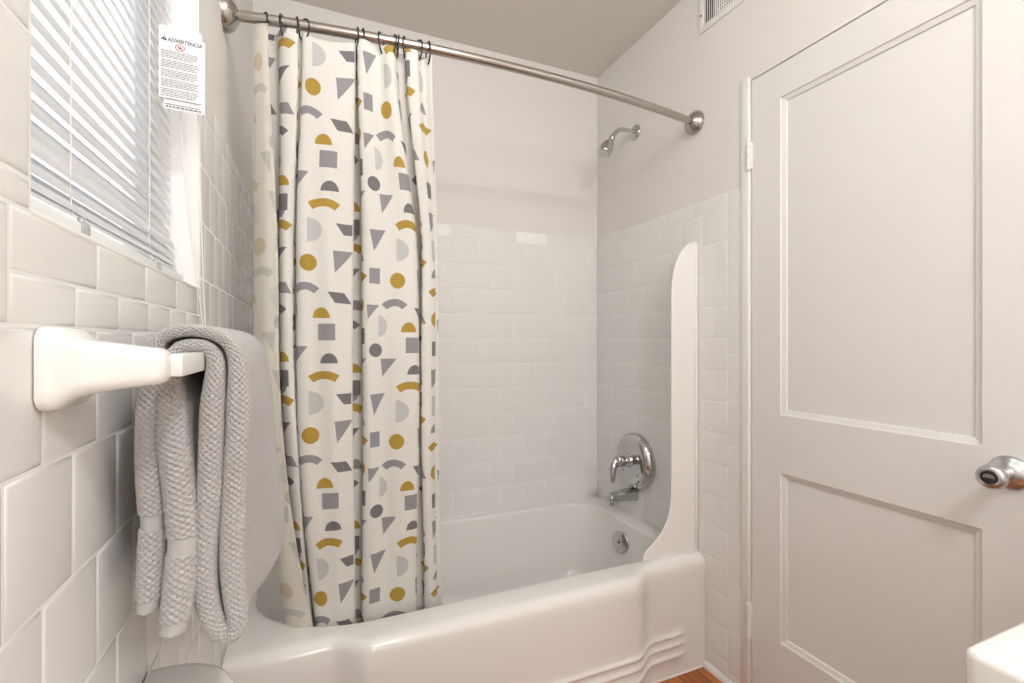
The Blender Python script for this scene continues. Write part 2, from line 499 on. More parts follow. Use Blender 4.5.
# the printed warning tag hanging from the blind cords
TY = .935
tg = thing('warning_tag', (-.197, TY, 1.545), 'white card warning tag headed ADVERTENCIA hanging from the blind cord', 'tag')
TW, TH = .0597, .1178
tx0, tz1 = -.2265, 1.664
def tagw(a, b, t):   # a to the right, b down from the top edge, slight lean
    return Vector((tx0 + a, TY - t + .012*(b/TH) * 0, tz1 - b - .008*(a/TW) * 1.0 + .006*(a/TW)))
def rounded(w, h, r, n=5):
    out = []
    for cx, cy, a0 in ((r, r, 180), (w-r, r, 270), (w-r, h-r, 0), (r, h-r, 90)):
        for k in range(n+1):
            a = math.radians(a0 + 90*k/n); out.append((cx + r*math.cos(a), cy + r*math.sin(a)))
    return out
card = obj('front_card', prism(rounded(TW, TH, .003), (0, .0005), tagw), M['card'], tg, smooth=0)
obj('rear_card', prism([(a+.006, b+.012) for a, b in rounded(TW-.002, TH+.004, .003)], (-.0025, -.002), tagw), M['card'], tg, smooth=0)
def flat(bm, poly, t=.0008):
    bm.faces.new([bm.verts.new(tagw(a, b, t)) for a, b in poly])
bm = bmesh.new()
flat(bm, [(.0035, .0235), (.0115, .0245), (.0078, .0165)])
obj('hazard_triangle', bm, M['ink'], card, smooth=0)
bm = bmesh.new()
flat(bm, [(.0071, .0185), (.0083, .0185), (.008, .0215), (.0074, .0215)], .0011); flat(bm, [(.0072, .0222), (.0082, .0222), (.0082, .0231), (.0072, .0231)], .0011)
obj('exclamation_mark', bm, M['card'], card, smooth=0)
def text_mesh(name, s, size, a, b, m, parent, bold=.0, xs=1.0):
    cu = bpy.data.curves.new(name, 'FONT'); cu.body = s; cu.size = size; cu.offset = bold; cu.resolution_u = 3
    to = bpy.data.objects.new(name, cu); COL.objects.link(to)
    dg = bpy.context.evaluated_depsgraph_get(); dg.update()
    me = bpy.data.meshes.new_from_object(to.evaluated_get(dg))
    COL.objects.unlink(to); bpy.data.objects.remove(to)
    bm = bmesh.new(); bm.from_mesh(me)
    for v in bm.verts:
        v.co = tagw(a + v.co.x*xs, b - v.co.y, .0009)
    return obj(name, bm, m, parent, smooth=0)
text_mesh('heading', 'ADVERTENCIA', .0088, .0125, .0245, M['ink'], card, .00012, .82)
bm = bmesh.new()
n = 28; c = (.029, .032)
for k in range(n):
    a0, a1 = 2*PI*k/n, 2*PI*(k+1)/n
    flat(bm, [(c[0]+.0068*math.cos(a0), c[1]+.0055*math.sin(a0)), (c[0]+.0068*math.cos(a1), c[1]+.0055*math.sin(a1)), (c[0]+.0056*math.cos(a1), c[1]+.0045*math.sin(a1)), (c[0]+.0056*math.cos(a0), c[1]+.0045*math.sin(a0))])
flat(bm, [(c[0]-.0048, c[1]-.0028), (c[0]-.004, c[1]-.0036), (c[0]+.0048, c[1]+.0028), (c[0]+.004, c[1]+.0036)])
obj('prohibition_symbol', bm, M['redink'], card, smooth=0)
bm = bmesh.new(); flat(bm, [(c[0]-.003, c[1]-.0004), (c[0]+.001, c[1]-.0024), (c[0]+.003, c[1]+.001), (c[0]-.001, c[1]+.0024)], .0007)
obj('symbol_figure', bm, M['greyink'], card, smooth=0)
bm = bmesh.new(); rr = random.Random(3)
b = .040; line = 0
while b < .114:                                       # small print, too fine to read
    a = .0035; end = TW - .004 - (rr.random()*.02 if line % 5 == 4 else rr.random()*.003)
    while a < end-.002:
        w = min(rr.uniform(.002, .0065), end-a)
        flat(bm, [(a, b), (a+w, b), (a+w, b+.0011), (a, b+.0011)]); a += w + .001
    line += 1; b += .0027 if line % 5 else .0048
flat(bm, [(.008, .1255), (.0555, .1255), (.0555, .1268), (.008, .1268)], -.0018)
obj('small_print', bm, M['greyink'], card, smooth=0)
bm = bmesh.new(); a = .009
while a < .055:
    w = rr.uniform(.003, .006)
    flat(bm, [(a, .1285), (a+w, .1285), (a+w, .1312), (a, .1312)], -.0018); a += w+.0012
obj('small_print', bm, M['greyink'], tg, smooth=0)
obj('tag_loop', tube(catmull([(-.197, TY-.001, 1.654), (-.195, TY+.004, 1.668), (-.186, TY+.014, 1.70)], 6), .0006, 6), M['cord'], tg)

# ------------------------------------------------------------------ towel bar and towel
BZ = 1.127
tb = thing('towel_bar', (XL, .71, BZ), 'white ceramic towel bar on the left wall under the window', 'towel bar')
def mount(yc, sgn):
    loops = []
    def rrect(x, y0, y1, z0, z1, r, n=6):
        out = []
        for cy, cz, a0 in ((y1-r, z1-r, 0), (y0+r, z1-r, 90), (y0+r, z0+r, 180), (y1-r, z0+r, 270)):
            for k in range(n+1):
                a = math.radians(a0+90*k/n); out.append((x, cy + r*math.cos(a), cz + r*math.sin(a)))
        return out
    x = XL+.003
    for dx, hy, z0, z1, r in ((0, .036, 1.094, 1.160, .013), (.006, .0365, 1.0935, 1.1605, .0135), (.011, .035, 1.095, 1.1590, .014), (.015, .030, 1.0995, 1.1545, .013),
                              (.0195, .0245, 1.103, 1.1515, .012), (.026, .0215, 1.105, 1.149, .011), (.045, .019, 1.108, 1.1465, .010), (.064, .0175, 1.1105, 1.1435, .009),
                              (.0715, .0165, 1.111, 1.1425, .0095), (.076, .0135, 1.1135, 1.1395, .010), (.078, .009, 1.118, 1.135, .008)):
        loops.append(rrect(x+dx, yc-hy, yc+hy, z0, z1, r))
    return loft(loops, True, True)
MY0, MY1 = .507, .945
obj('mount', mount(MY0, 1), M['ceramic'], tb, smooth=60)
obj('mount', mount(MY1, 1), M['ceramic'], tb, smooth=60)
obj('bar', box((-.125, MY0, 1.117), (-.105, MY1, 1.137), .0015), M['steel'], tb)

def towel():
    raw = [(-.158, .868), (-.157, .92), (-.153, .965), (-.153, 1.03), (-.153, 1.09), (-.151, 1.128), (-.144, 1.152), (-.122, 1.1605), (-.094, 1.155), (-.077, 1.135), (-.0735, 1.09),
           (-.073, 1.00), (-.073, .92), (-.074, .865), (-.075, .838), (-.084, .828), (-.094, .838), (-.0985, .87), (-.0995, .94), (-.0995, 1.02), (-.0965, 1.09), (-.095, 1.125), (-.1025, 1.1405),
           (-.115, 1.144), (-.128, 1.140), (-.1355, 1.122), (-.1345, 1.08), (-.130, 1.02), (-.1265, .955), (-.128, .91), (-.133, .848)]
    dense = catmull([(x, 0, z) for x, z in raw], 24)
    L = [0]
    for a, b in zip(dense, dense[1:]): L.append(L[-1] + (b-a).length)
    Lt = L[-1]; L = np.array(L); D = np.array([(p.x, p.z) for p in dense])
    ds = .0011; ns = int(Lt/ds); S = np.linspace(0, Lt, ns)
    PX = np.interp(S, L, D[:, 0]); PZ = np.interp(S, L, D[:, 1])
    TX = np.gradient(PX, S); TZ = np.gradient(PZ, S); ln = np.hypot(TX, TZ); TX /= ln; TZ /= ln
    NX, NZ = -TZ, TX                                  # left normal: outside of the loop going up/over
    th = np.interp(PZ, [.82, .9, 1.08, 1.15], [.0095, .0122, .0115, .0062])
    y0, y1 = .604, .868
    th = th + .0028*np.clip((S-(Lt-.30))/.12, 0, 1)
    # ring: stadium in (y, n)
    ny = int((y1-y0)/.0012)
    ring = []
    for y in np.linspace(y0, y1, ny): ring.append((y, 1.0, 0))
    for k in range(1, 30): ring.append((y1, math.cos(PI*k/30), math.sin(PI*k/30)))
    for y in np.linspace(y1, y0, ny): ring.append((y, -1.0, 0))
    for k in range(1, 30): ring.append((y0, -math.cos(PI*k/30), -math.sin(PI*k/30)))
    ring = np.array(ring); nr = len(ring)
    arc = np.concatenate([[0], np.cumsum(np.maximum(np.hypot(np.diff(ring[:, 0]), .0115*np.hypot(np.diff(ring[:, 1]), np.diff(ring[:, 2]))), 1e-6))])
    # zones by path length
    zone = np.zeros(ns, int)
    for e in (S, Lt-S):
        zone[e < .013] = 2
    zone[(S > .083) & (S < .1)] = 1
    e = Lt-S; zone[(e > .078) & (e < .095)] = 1
    S2 = S[:, None]; A = arc[None, :]
    # waffle: rows of little pits, every other row shifted by half a cell
    PA, PS = .0074, .0066
    def pits(off_s, off_a):
        r2 = ((np.mod(S2/PS + off_s, 1) - .5)*PS)**2 + ((np.mod(A/PA + off_a, 1) - .5)*PA)**2
        return np.exp(-r2/((.00145)**2))
    jit = .12*np.sin(A*150)*np.sin(S2*90)
    w = .45 - 2.0*(pits(jit, 0) + pits(.5 + jit, .5))
    rng = np.random.default_rng(5)
    amp = np.where(zone == 0, .0022, .0)[:, None]
    base = np.where(zone == 0, 0, -.0011)[:, None]
    w = amp*w + base + rng.normal(0, .00018, (ns, nr))*(zone == 0)[:, None]
    half = th[:, None] + w
    Y = ring[None, :, 0] + np.abs(half)*ring[None, :, 2]
    NN = half*ring[None, :, 1]
    yy = (ring[None, :, 0]-y0)/(y1-y0)
    front = np.clip((S-.30)/.05, 0, 1)*np.clip((Lt-.30-S)/.05, 0, 1)   # the two front plies
    fall = np.clip((1.13-PZ)/.25, 0, 1)
    X = PX[:, None] + NX[:, None]*NN + (front*fall)[:, None]*(.022*yy**1.2 + .004*np.sin(5*yy+3*PZ[:, None]*4)) \
        + .0035*np.sin(7*yy + PZ[:, None]*9 + 1.3)*fall[:, None]
    Z = PZ[:, None] + NZ[:, None]*NN - .006*np.sin(PI*yy)*(fall[:, None]) + .003*np.sin(9*yy)*(fall[:, None] > .8)
    # the near ends of the plies are not quite flush
    Y = Y + (1-yy)*(.006*np.sin(S[:, None]*11+.6) + .008*np.sin(PZ[:, None]*14))*fall[:, None]
    Y = Y - (1-yy)*.012*np.clip((S[:, None]-(Lt-.25))/.2, 0, 1)
    X += (1-yy)**2*.004*np.sin(PZ[:, None]*22+S[:, None]*5)*fall[:, None]
    root = thing('hand_towel', (-.115, .73, .82), 'grey waffle weave towel folded over the white towel bar', 'towel')
    # close both ends of the cloth
    for e in (0, ns-1):
        X[e] -= .97*NX[e]*NN[e]; Z[e] -= .97*NZ[e]*NN[e]
    FLIP = 1
    def piece(name, i0, i1, m, cap):
        idx = np.arange(i0, i1+1)
        V = np.stack([X[idx], np.broadcast_to(Y[idx], X[idx].shape), Z[idx]], -1).reshape(-1, 3) - np.array(OFF[root.name])
        k = len(idx); q = np.arange((k-1)*nr).reshape(k-1, nr)
        a = q; b = np.roll(q, -1, 1); F = np.stack([a, b, b+nr, a+nr], -1).reshape(-1, 4)[:, ::FLIP]
        me = bpy.data.meshes.new(name)
        me.vertices.add(len(V)); me.vertices.foreach_set('co', V.ravel())
        me.loops.add(F.size); me.loops.foreach_set('vertex_index', F.ravel().astype(np.int32))
        me.polygons.add(len(F)); me.polygons.foreach_set('loop_start', np.arange(0, F.size, 4, dtype=np.int32))
        me.update(); me.shade_smooth(); me.materials.append(m)
        o = bpy.data.objects.new(name, me); COL.objects.link(o); o.parent = root; OFF[o.name] = OFF[root.name]
        return o
    cuts = [0] + [i for i in range(1, ns) if zone[i] != zone[i-1]] + [ns-1]
    names = {0: ('waffle_cloth', 'terry'), 1: ('woven_band', 'band'), 2: ('hem', 'band')}
    for i0, i1 in zip(cuts, cuts[1:]):
        zn = zone[min(i0+1, ns-1)] if i0 else zone[0]
        piece(names[zn][0], i0, i1, M[names[zn][1]], 0 if i0 == 0 else (1 if i1 == ns-1 else None))
towel()

# ------------------------------------------------------------------ bathtub
def tub():
    X0, X1, Y1 = XL+.0035, XR-.0035, YB-.0035
    ZR = .39
    def bow(x): return smoothstep(.045, .145, x)*(1-smoothstep(.95, 1.06, x))
    def front(x, z):
        y = 1.288 - .050*bow(x)
        e = smoothstep(-.105, -.06, x)*(1-smoothstep(1.155, 1.205, x))
        for zi in (.146, .112, .074):
            y -= e*.0065*math.exp(-(abs(z-zi+.006)/.0078)**2)
        return y
    nf, nsd, nb = 150, 36, 70
    def outline(z, inset=0, rim=0):
        P = []
        for k in range(nf): 
            x = X0 + (X1-X0)*k/nf; P.append((x, front(x, z)+inset, z))
        yf = front(X1, z)+inset
        for k in range(nsd): P.append((X1, yf + (Y1-yf)*k/nsd, z))
        for k in range(nb): P.append((X1 + (X0-X1)*k/nb, Y1, z))
        for k in range(nsd): P.append((X0, Y1 + (yf-Y1)*k/nsd, z))
        return P
    cx, cy = .55, 1.645
    def inner(ex, z, rL, rR):
        # rounded rectangle hit by rays from the centre towards each point of the outer outline
        a0, a1, b0, b1 = -.150+ex*1.6, 1.222-ex*.55, 1.345+ex*.55, 1.945-ex*.5
        out = []
        for (x, y, _) in outline(.3):
            dx, dy = x-cx, y-cy
            lo, hi = 0, 1.2
            def inside(t):
                px, py = cx+dx*t, cy+dy*t
                if not (a0 < px < a1 and b0 < py < b1): return False
                r = rL if px < cx else rR
                rx = min(r*1.25, .5) if px < cx else r
                ry = min(r, (b1-b0)/2)
                qx = max(a0+rx-px, 0) if px < cx else max(px-(a1-rx), 0)
                qy = max(b0+ry-py, 0, py-(b1-ry))
                return (qx/rx)**2 + (qy/ry)**2 < 1
            for _i in range(24):
                m = (lo+hi)/2
                if inside(m): lo = m
                else: hi = m
            out.append((cx+dx*lo, cy+dy*lo, z))
        return out
    loops = []
    zs = [0, .03, .06] + [.064+.0024*k for k in range(38)] + [.17, .2, .25, .3, .335]
    for z in zs: loops.append(outline(z))
    for k in range(1, 8):                             # rolled front edge
        a = PI/2*k/7
        loops.append(outline(ZR-.036+.036*math.sin(a), .034*(1-math.cos(a))))
    # below the rolled rim, side and back stay vertical; deck then dips into the basin
    deck = inner(-.011, ZR, .26, .15)
    loops.append(deck)
    for k in range(1, 6):
        a = PI/2*k/5
        loops.append(inner(-.011+.013*math.sin(a), ZR-.013*(1-math.cos(a)), .26, .15))
    for ex, z in ((.006, .35), (.012, .31), (.02, .26), (.03, .2), (.042, .15), (.058, .11), (.08, .082), (.11, .067), (.16, .06)):
        loops.append(inner(ex, z, .26, .15))
    bm = loft(loops, False, True)
    root = thing('bathtub', (.55, 1.64, 0), 'white enamelled alcove bathtub with stepped apron behind the patterned curtain', 'bathtub')
    obj('shell', bm, M['enamel'], root, smooth=55)
    ov = obj('overflow_plate', lathe([(-.01, .030), (0, .044), (.003, .0445), (.006, .041), (.009, .031), (.011, .013), (.0105, 0.001)], (1.207, 1.672, .302), (-1, -.22, .12), 36), M['chrome'], root, smooth=60)
    obj('screw', lathe([(0, .005), (.002, .005), (.003, .003)], (1.197, 1.670, .303), (-1, -.22, .12), 14), M['dark'], ov)
    obj('drain', lathe([(0, .034), (.004, .033), (.005, .024), (.003, .02)], (1.0, 1.645, .0605), (0, 0, 1), 28), M['chrome'], root)
    bm = bmesh.new()
    P = [(XL+.004 + (XR-XL-.008)*k/120, front(XL+.004+(XR-XL-.008)*k/120, 0)-.001, .001) for k in range(121)]
    add_tube(bm, P, .0035, 8)
    obj('caulk_bead', bm, M['caulk'], root)
tub()

# splash guard standing on the rim end
SY = 1.336
out = [(XR-.004, .392), (1.058, .392), (1.0600, .407), (1.065, .416), (1.080, .428), (1.096, .439), (1.114, .453), (1.130, .467), (1.145, .484), (1.158, .504), (1.168, .527), (1.176, .558), (1.181, .60), (1.182, .66), (1.182, 1.0), (1.182, 1.31)]
for k in range(1, 13):
    a = PI/2*k/12
    out.append((1.182 + (XR-.004-1.182)*(1-math.cos(a)), 1.31 + .198*math.sin(a)))
bm = prism(out, (SY-.004, SY+.002), lambda a, b, t: Vector((a, t, b)))
sg = thing('splash_guard', (1.24, SY, .39), 'white curved splash guard standing on the tub end against the tiled wall', 'splash guard')
obj('panel', bm, M['acrylic'], sg, smooth=30)
obj('edge_bead', tube([(a, SY-.001, b) for a, b in out[1:]], .0042, 8), M['acrylic'], sg, smooth=60)
obj('wall_flange', box((XR-.014, SY-.014, .392), (XR-.0035, SY+.010, 1.503), .004), M['acrylic'], sg)
obj('base_flange', box((1.085, SY-.006, .3895), (XR-.004, SY+.012, .397), .003), M['acrylic'], sg)

# ------------------------------------------------------------------ shower fittings on the right wall
TXW = XR-.0035
FYC = 1.69; VYC = 1.672
sh = thing('showerhead', (XR, FYC, 2.05), 'chrome shower head on a bent arm high on the painted right wall', 'shower head')
obj('flange', lathe([(0, .034), (.002, .034), (.006, .030), (.010, .020), (.013, .0125)], (XR-.0004, FYC, 2.052), (-1, 0, 0), 32), M['chrome'], sh, smooth=60)
P = catmull([(XR-.008, FYC, 2.052), (1.25, FYC, 2.056), (1.222, FYC, 2.054), (1.202, FYC, 2.044), (1.186, FYC, 2.026), (1.177, FYC, 2.012)], 6)
obj('arm', tube(P, .0088, 14), M['chrome'], sh, smooth=60)
d = Vector((-.52, -.05, -.85)).normalized(); o0 = Vector((1.180, FYC, 2.017))
obj('ball_joint', lathe([(0, .009), (.004, .0125), (.010, .0135), (.016, .0125), (.020, .009)], o0, d, 24), M['chrome'], sh, smooth=60)
o1 = o0 + d*.018
hd = obj('head', lathe([(0, .009), (.006, .012), (.016, .0185), (.030, .025), (.046, .0285), (.060, .0295), (.072, .0285), (.078, .0265), (.079, .024)], o1, d, 36), M['chrome'], sh, smooth=60)
obj('nozzle_face', lathe([(0, .0235), (.002, .0235), (.004, .015), (.003, .001)], o1 + d*.0775, d, 28), M['satin'], hd)
obj('adjusting_pin', tube([o1 + d*.066 + Vector((0, -.028, 0)), o1 + d*.066 + Vector((0, -.037, -.001))], .0035, 10), M['chrome'], hd)

va = thing('shower_valve', (TXW, FYC, .637), 'round chrome shower valve with drooping lever on the tiled right wall', 'shower valve')
obj('escutcheon', lathe([(0, .119), (.006, .1205), (.016, .1185), (.026, .113), (.034, .1045), (.039, .097), (.040, .093), (.0405, .06), (.044, .034), (.0445, .002)], (TXW, VYC, .637), (-1, 0, 0), 56), M['chrome'], va, smooth=60)
bm = lathe([(.036, .030), (.046, .029), (.050, .025), (.066, .0235), (.07, .0215), (.072, .0235), (.105, .0225), (.112, .019), (.115, .012)], (TXW, VYC, .642), (-1, 0, 0), 36)
hub = obj('handle_hub', bm, M['chrome'], va, smooth=50)
P = catmull([(TXW-.100, VYC, .646), (TXW-.114, VYC-.002, .642), (TXW-.127, VYC-.006, .622), (TXW-.133, VYC-.010, .596), (TXW-.134, VYC-.013, .575), (TXW-.137, VYC-.014, .562)], 6)
n = len(P)
obj('lever', tube(P, [.0225 - .0145*(k/(n-1))**.8 - .0015*(k == n-1)*3 for k in range(n)], 16), M['chrome'], hub, smooth=60)
for (y, z) in ((VYC-.05, .59), (VYC+.05, .59)):
    obj('screw', lathe([(0, .006), (.002, .006), (.003, .004)], (TXW-.0402, y, z), (-1, 0, 0), 14), M['chrome'], va)

sp = thing('tub_spout', (TXW, FYC, .49), 'chrome tub spout with diverter knob below the round shower valve', 'spout')
def spout():
    loops = []
    for t, hw, zt, zb in ((0, .028, .518, .463), (.006, .0285, .5185, .4625), (.02, .027, .517, .466), (.06, .0265, .514, .468), (.10, .026, .510, .466), (.108, .0258, .509, .461), (.118, .0255, .508, .457), (.130, .025, .506, .4565), (.136, .0225, .502, .458), (.138, .017, .495, .462)):
        L = []
        for k in range(28):
            a = 2*PI*k/28; ca, sa = math.cos(a), math.sin(a)
            e = .62
            y = hw*math.copysign(abs(ca)**e, ca); z = (zt+zb)/2 + (zt-zb)/2*math.copysign(abs(sa)**e, sa)
            L.append((TXW-t, FYC+y, z))
        loops.append(L)
    return loft(loops, True, True)
obj('spout_body', spout(), M['chrome'], sp, smooth=50)
obj('diverter_knob', lathe([(0, .004), (.010, .004), (.011, .007), (.016, .0075), (.018, .005)], (TXW-.118, FYC, .505), (0, 0, 1), 16), M['chrome'], sp, smooth=60)

# ------------------------------------------------------------------ shower rod
RY, RZ = 1.338, 1.945
def rod_y(x): return RY - .065*(1-((x-.55)/.745)**2)
rd = thing('shower_rod', (.55, RY, RZ), 'brushed nickel shower rod running between the two side walls', 'curtain rod')
obj('tube', tube([(x, rod_y(x), RZ) for x in [XL+.012 + (XR-XL-.024)*k/48 for k in range(49)]], .0127, 28), M['nickel'], rd, smooth=60)
pf = [(0, .0395), (.003, .0415), (.005, .0405), (.0065, .0415), (.009, .0408), (.015, .0382), (.021, .0335), (.027, .0265), (.031, .0205), (.0335, .0165), (.034, .0125)]
obj('flange', lathe(pf, (XL, RY, RZ), (1, -.1, 0), 40), M['nickel'], rd, smooth=35)
obj('flange', lathe(pf, (XR, RY, RZ), (-1, -.1, 0), 40), M['nickel'], rd, smooth=35)

# ------------------------------------------------------------------ shower curtain
CAMY = math.radians(22.9555); cs, sn = math.cos(CAMY), math.sin(CAMY)
def fx(u, y):                                         # fold position along the rod
    a = (u-512)/476.14
    return y*(sn + a*cs)/(cs - a*sn)
MID = [(278, 1.322), (266, 1.340), (254, 1.372), (261, 1.397), (280, 1.400), (288, 1.388), (279, 1.356), (285, 1.338), (294, 1.342), (291, 1.378), (298, 1.388), (296, 1.338), (309, 1.324), (330, 1.318), (346, 1.324), (353, 1.342), (349, 1.378), (357, 1.394), (366, 1.386), (362, 1.350), (372, 1.331), (388, 1.343), (404, 1.326), (416, 1.335), (419, 1.356), (413, 1.382), (422, 1.388), (425, 1.364), (421, 1.346), (429, 1.338), (435, 1.352), (433, 1.374), (438, 1.372)]
TOP = [(268, 1.33), (262, 1.334), (254, 1.35), (258, 1.375), (272, 1.387), (277, 1.38), (280, 1.352), (287, 1.336), (298, 1.336), (297, 1.362), (302, 1.377), (303, 1.347), (314, 1.338), (333, 1.334), (349, 1.338), (356, 1.356), (353, 1.377), (357, 1.387), (362, 1.377), (357, 1.342), (364, 1.327), (378, 1.352), (388, 1.332), (394, 1.337), (397, 1.362), (398, 1.377), (404, 1.372), (405, 1.347), (408, 1.335), (417, 1.335), (420, 1.36), (424, 1.371), (432, 1.346)]
BOT = [(313, 1.372), (300, 1.380), (287, 1.41), (292, 1.442), (306, 1.444), (310, 1.434), (309, 1.414), (311, 1.408), (313, 1.412), (314, 1.432), (318, 1.442), (314, 1.396), (324, 1.383), (338, 1.379), (350, 1.384), (355, 1.398), (353, 1.432), (357, 1.446), (365, 1.441), (362, 1.404), (372, 1.388), (388, 1.394), (404, 1.387), (414, 1.397), (417, 1.412), (414, 1.440), (422, 1.446), (424, 1.427), (424, 1.412), (431, 1.402), (437, 1.411), (436, 1.431), (442, 1.431)]
def curve(prof):
    return np.array([(p.x, p.y) for p in catmull([(fx(u, y), y, 0) for u, y in prof], 16)])
def on_rod(u, y):
    yy = 1.30
    for _ in range(6): yy = rod_y(fx(u, yy)) + (y-1.352)*.75
    return yy
TOP = [(u, on_rod(u, y)) for u, y in TOP]
CT, CM, CB = curve(TOP), curve(MID), curve(BOT)
lm = np.concatenate([[0], np.cumsum(np.maximum(np.hypot(*np.diff(CM, axis=0).T), .0004))])
SW = lm[-1]; ZTOP, ZBOT = 1.926, .315; H = ZTOP-ZBOT
def at(s, d):
    k = np.interp(s, lm, np.arange(len(lm)))
    g = lambda C, j: np.interp(k, np.arange(len(lm)), C[:, j])
    z = ZTOP - d
    t1 = np.clip((ZTOP-z)/(ZTOP-1.35), 0, 1); t1 = t1*t1*(3-2*t1)
    t2 = np.clip((1.15-z)/(1.15-.39), 0, 1.08)**1.7
    w = t1
    x = (g(CT, 0)*(1-w) + g(CM, 0)*w)*(1-t2) + g(CB, 0)*t2
    y = (g(CT, 1)*(1-w) + g(CM, 1)*w)*(1-t2) + g(CB, 1)*t2
    # gentle unevenness in the hang
    y = y + .003*np.sin(s*23 + z*5)*t1*(1-np.clip(t2, 0, 1)) ; x = x + .0015*np.sin(z*7 + s*31)*t1
    y = y + .0035*np.sin(2*PI*s/.071 + 1.2*z)*t1*(1-.6*np.clip(t2, 0, 1))
    # sag between the hooks along the wide front fold
    lo, hi = lm[11*16], lm[15*16]
    q = np.clip((s-lo)/(hi-lo), 0, 1)
    z = z - .018*np.sin(PI*q)**.8*np.exp(-d/.25)
    return x, y, z
KPX = .00262
s_of = lambda i, f=0: float(np.interp(i*16+f*16, np.arange(len(lm)), lm))
S_A1 = s_of(12) - .002                               # circle column on the first wide fold
S_A2 = s_of(21, .55)                                  # the same column again on the second wide fold
PER = S_A2 - S_A1; VP = .446
def disc(cx, cy, r, a0=0, a1=360, n=22):
    return [(cx + r*math.cos(math.radians(a0+(a1-a0)*k/n)), cy + r*math.sin(math.radians(a0+(a1-a0)*k/n))) for k in range(n + (0 if a1-a0 == 360 else 1))]
def dome(cx, cy, w, h): return [(cx + w/2*math.cos(PI*k/14), cy - h*math.sin(PI*k/14) + h/2) for k in range(15)]
def dright(cx, cy, w, h): return [(cx - w/2 + w*math.sin(PI*k/14), cy - h/2*math.cos(PI*k/14)) for k in range(15)]
def rect(cx, cy, w, h): return [(cx-w/2, cy-h/2), (cx+w/2, cy-h/2), (cx+w/2, cy+h/2), (cx-w/2, cy+h/2)]
def arch(cx, cy, w, th, rise):
    R_ = (w*w/4 + rise*rise)/(2*rise); a = math.asin(min(.999, w/2/R_)); n = 12
    top = [(cx + R_*math.sin(-a+2*a*k/n), cy + R_ - rise/2 - th/2 - R_*math.cos(-a+2*a*k/n)) for k in range(n+1)]
    r2 = R_-th
    bot = [(cx + r2*math.sin(a-2*a*k/n), cy + R_ - rise/2 - th/2 - r2*math.cos(a-2*a*k/n)) for k in range(n+1)]
    return top + bot
MU, DK, GR, LT = 1, 2, 3, 4
CELL = [(disc(0, 0, 8.4), MU), ([(23, -13), (43.5, -13), (25, 9)], GR), (arch(-3, 26, 27, 7.5, 6), GR), ([(18, 28), (34, 29), (42, 40), (25, 39)], DK),
        (dome(12, 49, 16.5, 10.5), MU), (rect(17, 68, 16.5, 16.5), GR), (dome(19, 94, 17, 10), DK), (arch(14, 113, 30, 8, 5), MU), (dright(6, 138, 14, 24), LT),
        ([(25, 130), (42, 130), (42, 141), (33, 141)], DK),
        # second column
        (rect(-24, -4, 11, 16), GR), ([(-32, 26), (-19, 26), (-31, 41)], GR), (dright(-15, 48, 9, 22), LT), (disc(-22.5, 73, 7.2), DK), ([(-17, 82), (-1, 82), (-15, 101)], GR),
        ([(-29, 119), (-12, 118), (-25, 141)], GR)]
W2 = PER/KPX
c0 = 62
CELL += [(dome(c0+5, 106, 16, 10), MU), (rect(c0+4, 127, 16, 16), DK), (arch(c0+3, 150, 27, 8, 5), MU), (arch(c0-1, 61, 25, 7.5, 6), DK), (dright(c0-2, 88, 12, 22), GR), ([(c0-8, 0), (c0+12, 0), (c0-6, 21)], DK),
         (disc(c0+2, -36+169-169, 8), GR), ([(c0-4, 33), (c0+11, 34), (c0+16, 45), (c0+3, 44)], GR)]
for cc in (c0+30, c0+58):
    if cc < W2 - 40:
        sh_ = 40 if cc == c0+30 else 97
        CELL += [(disc(cc, sh_, 8.4), MU), (rect(cc+1, sh_+32, 16, 16), DK), ([(cc-8, sh_+55), (cc+11, sh_+55), (cc-7, sh_+76)], GR), (dright(cc, sh_+95, 13, 23), LT), (dome(cc, sh_+120, 16, 10), GR), (arch(cc, sh_+142, 24, 8, 5), MU)]
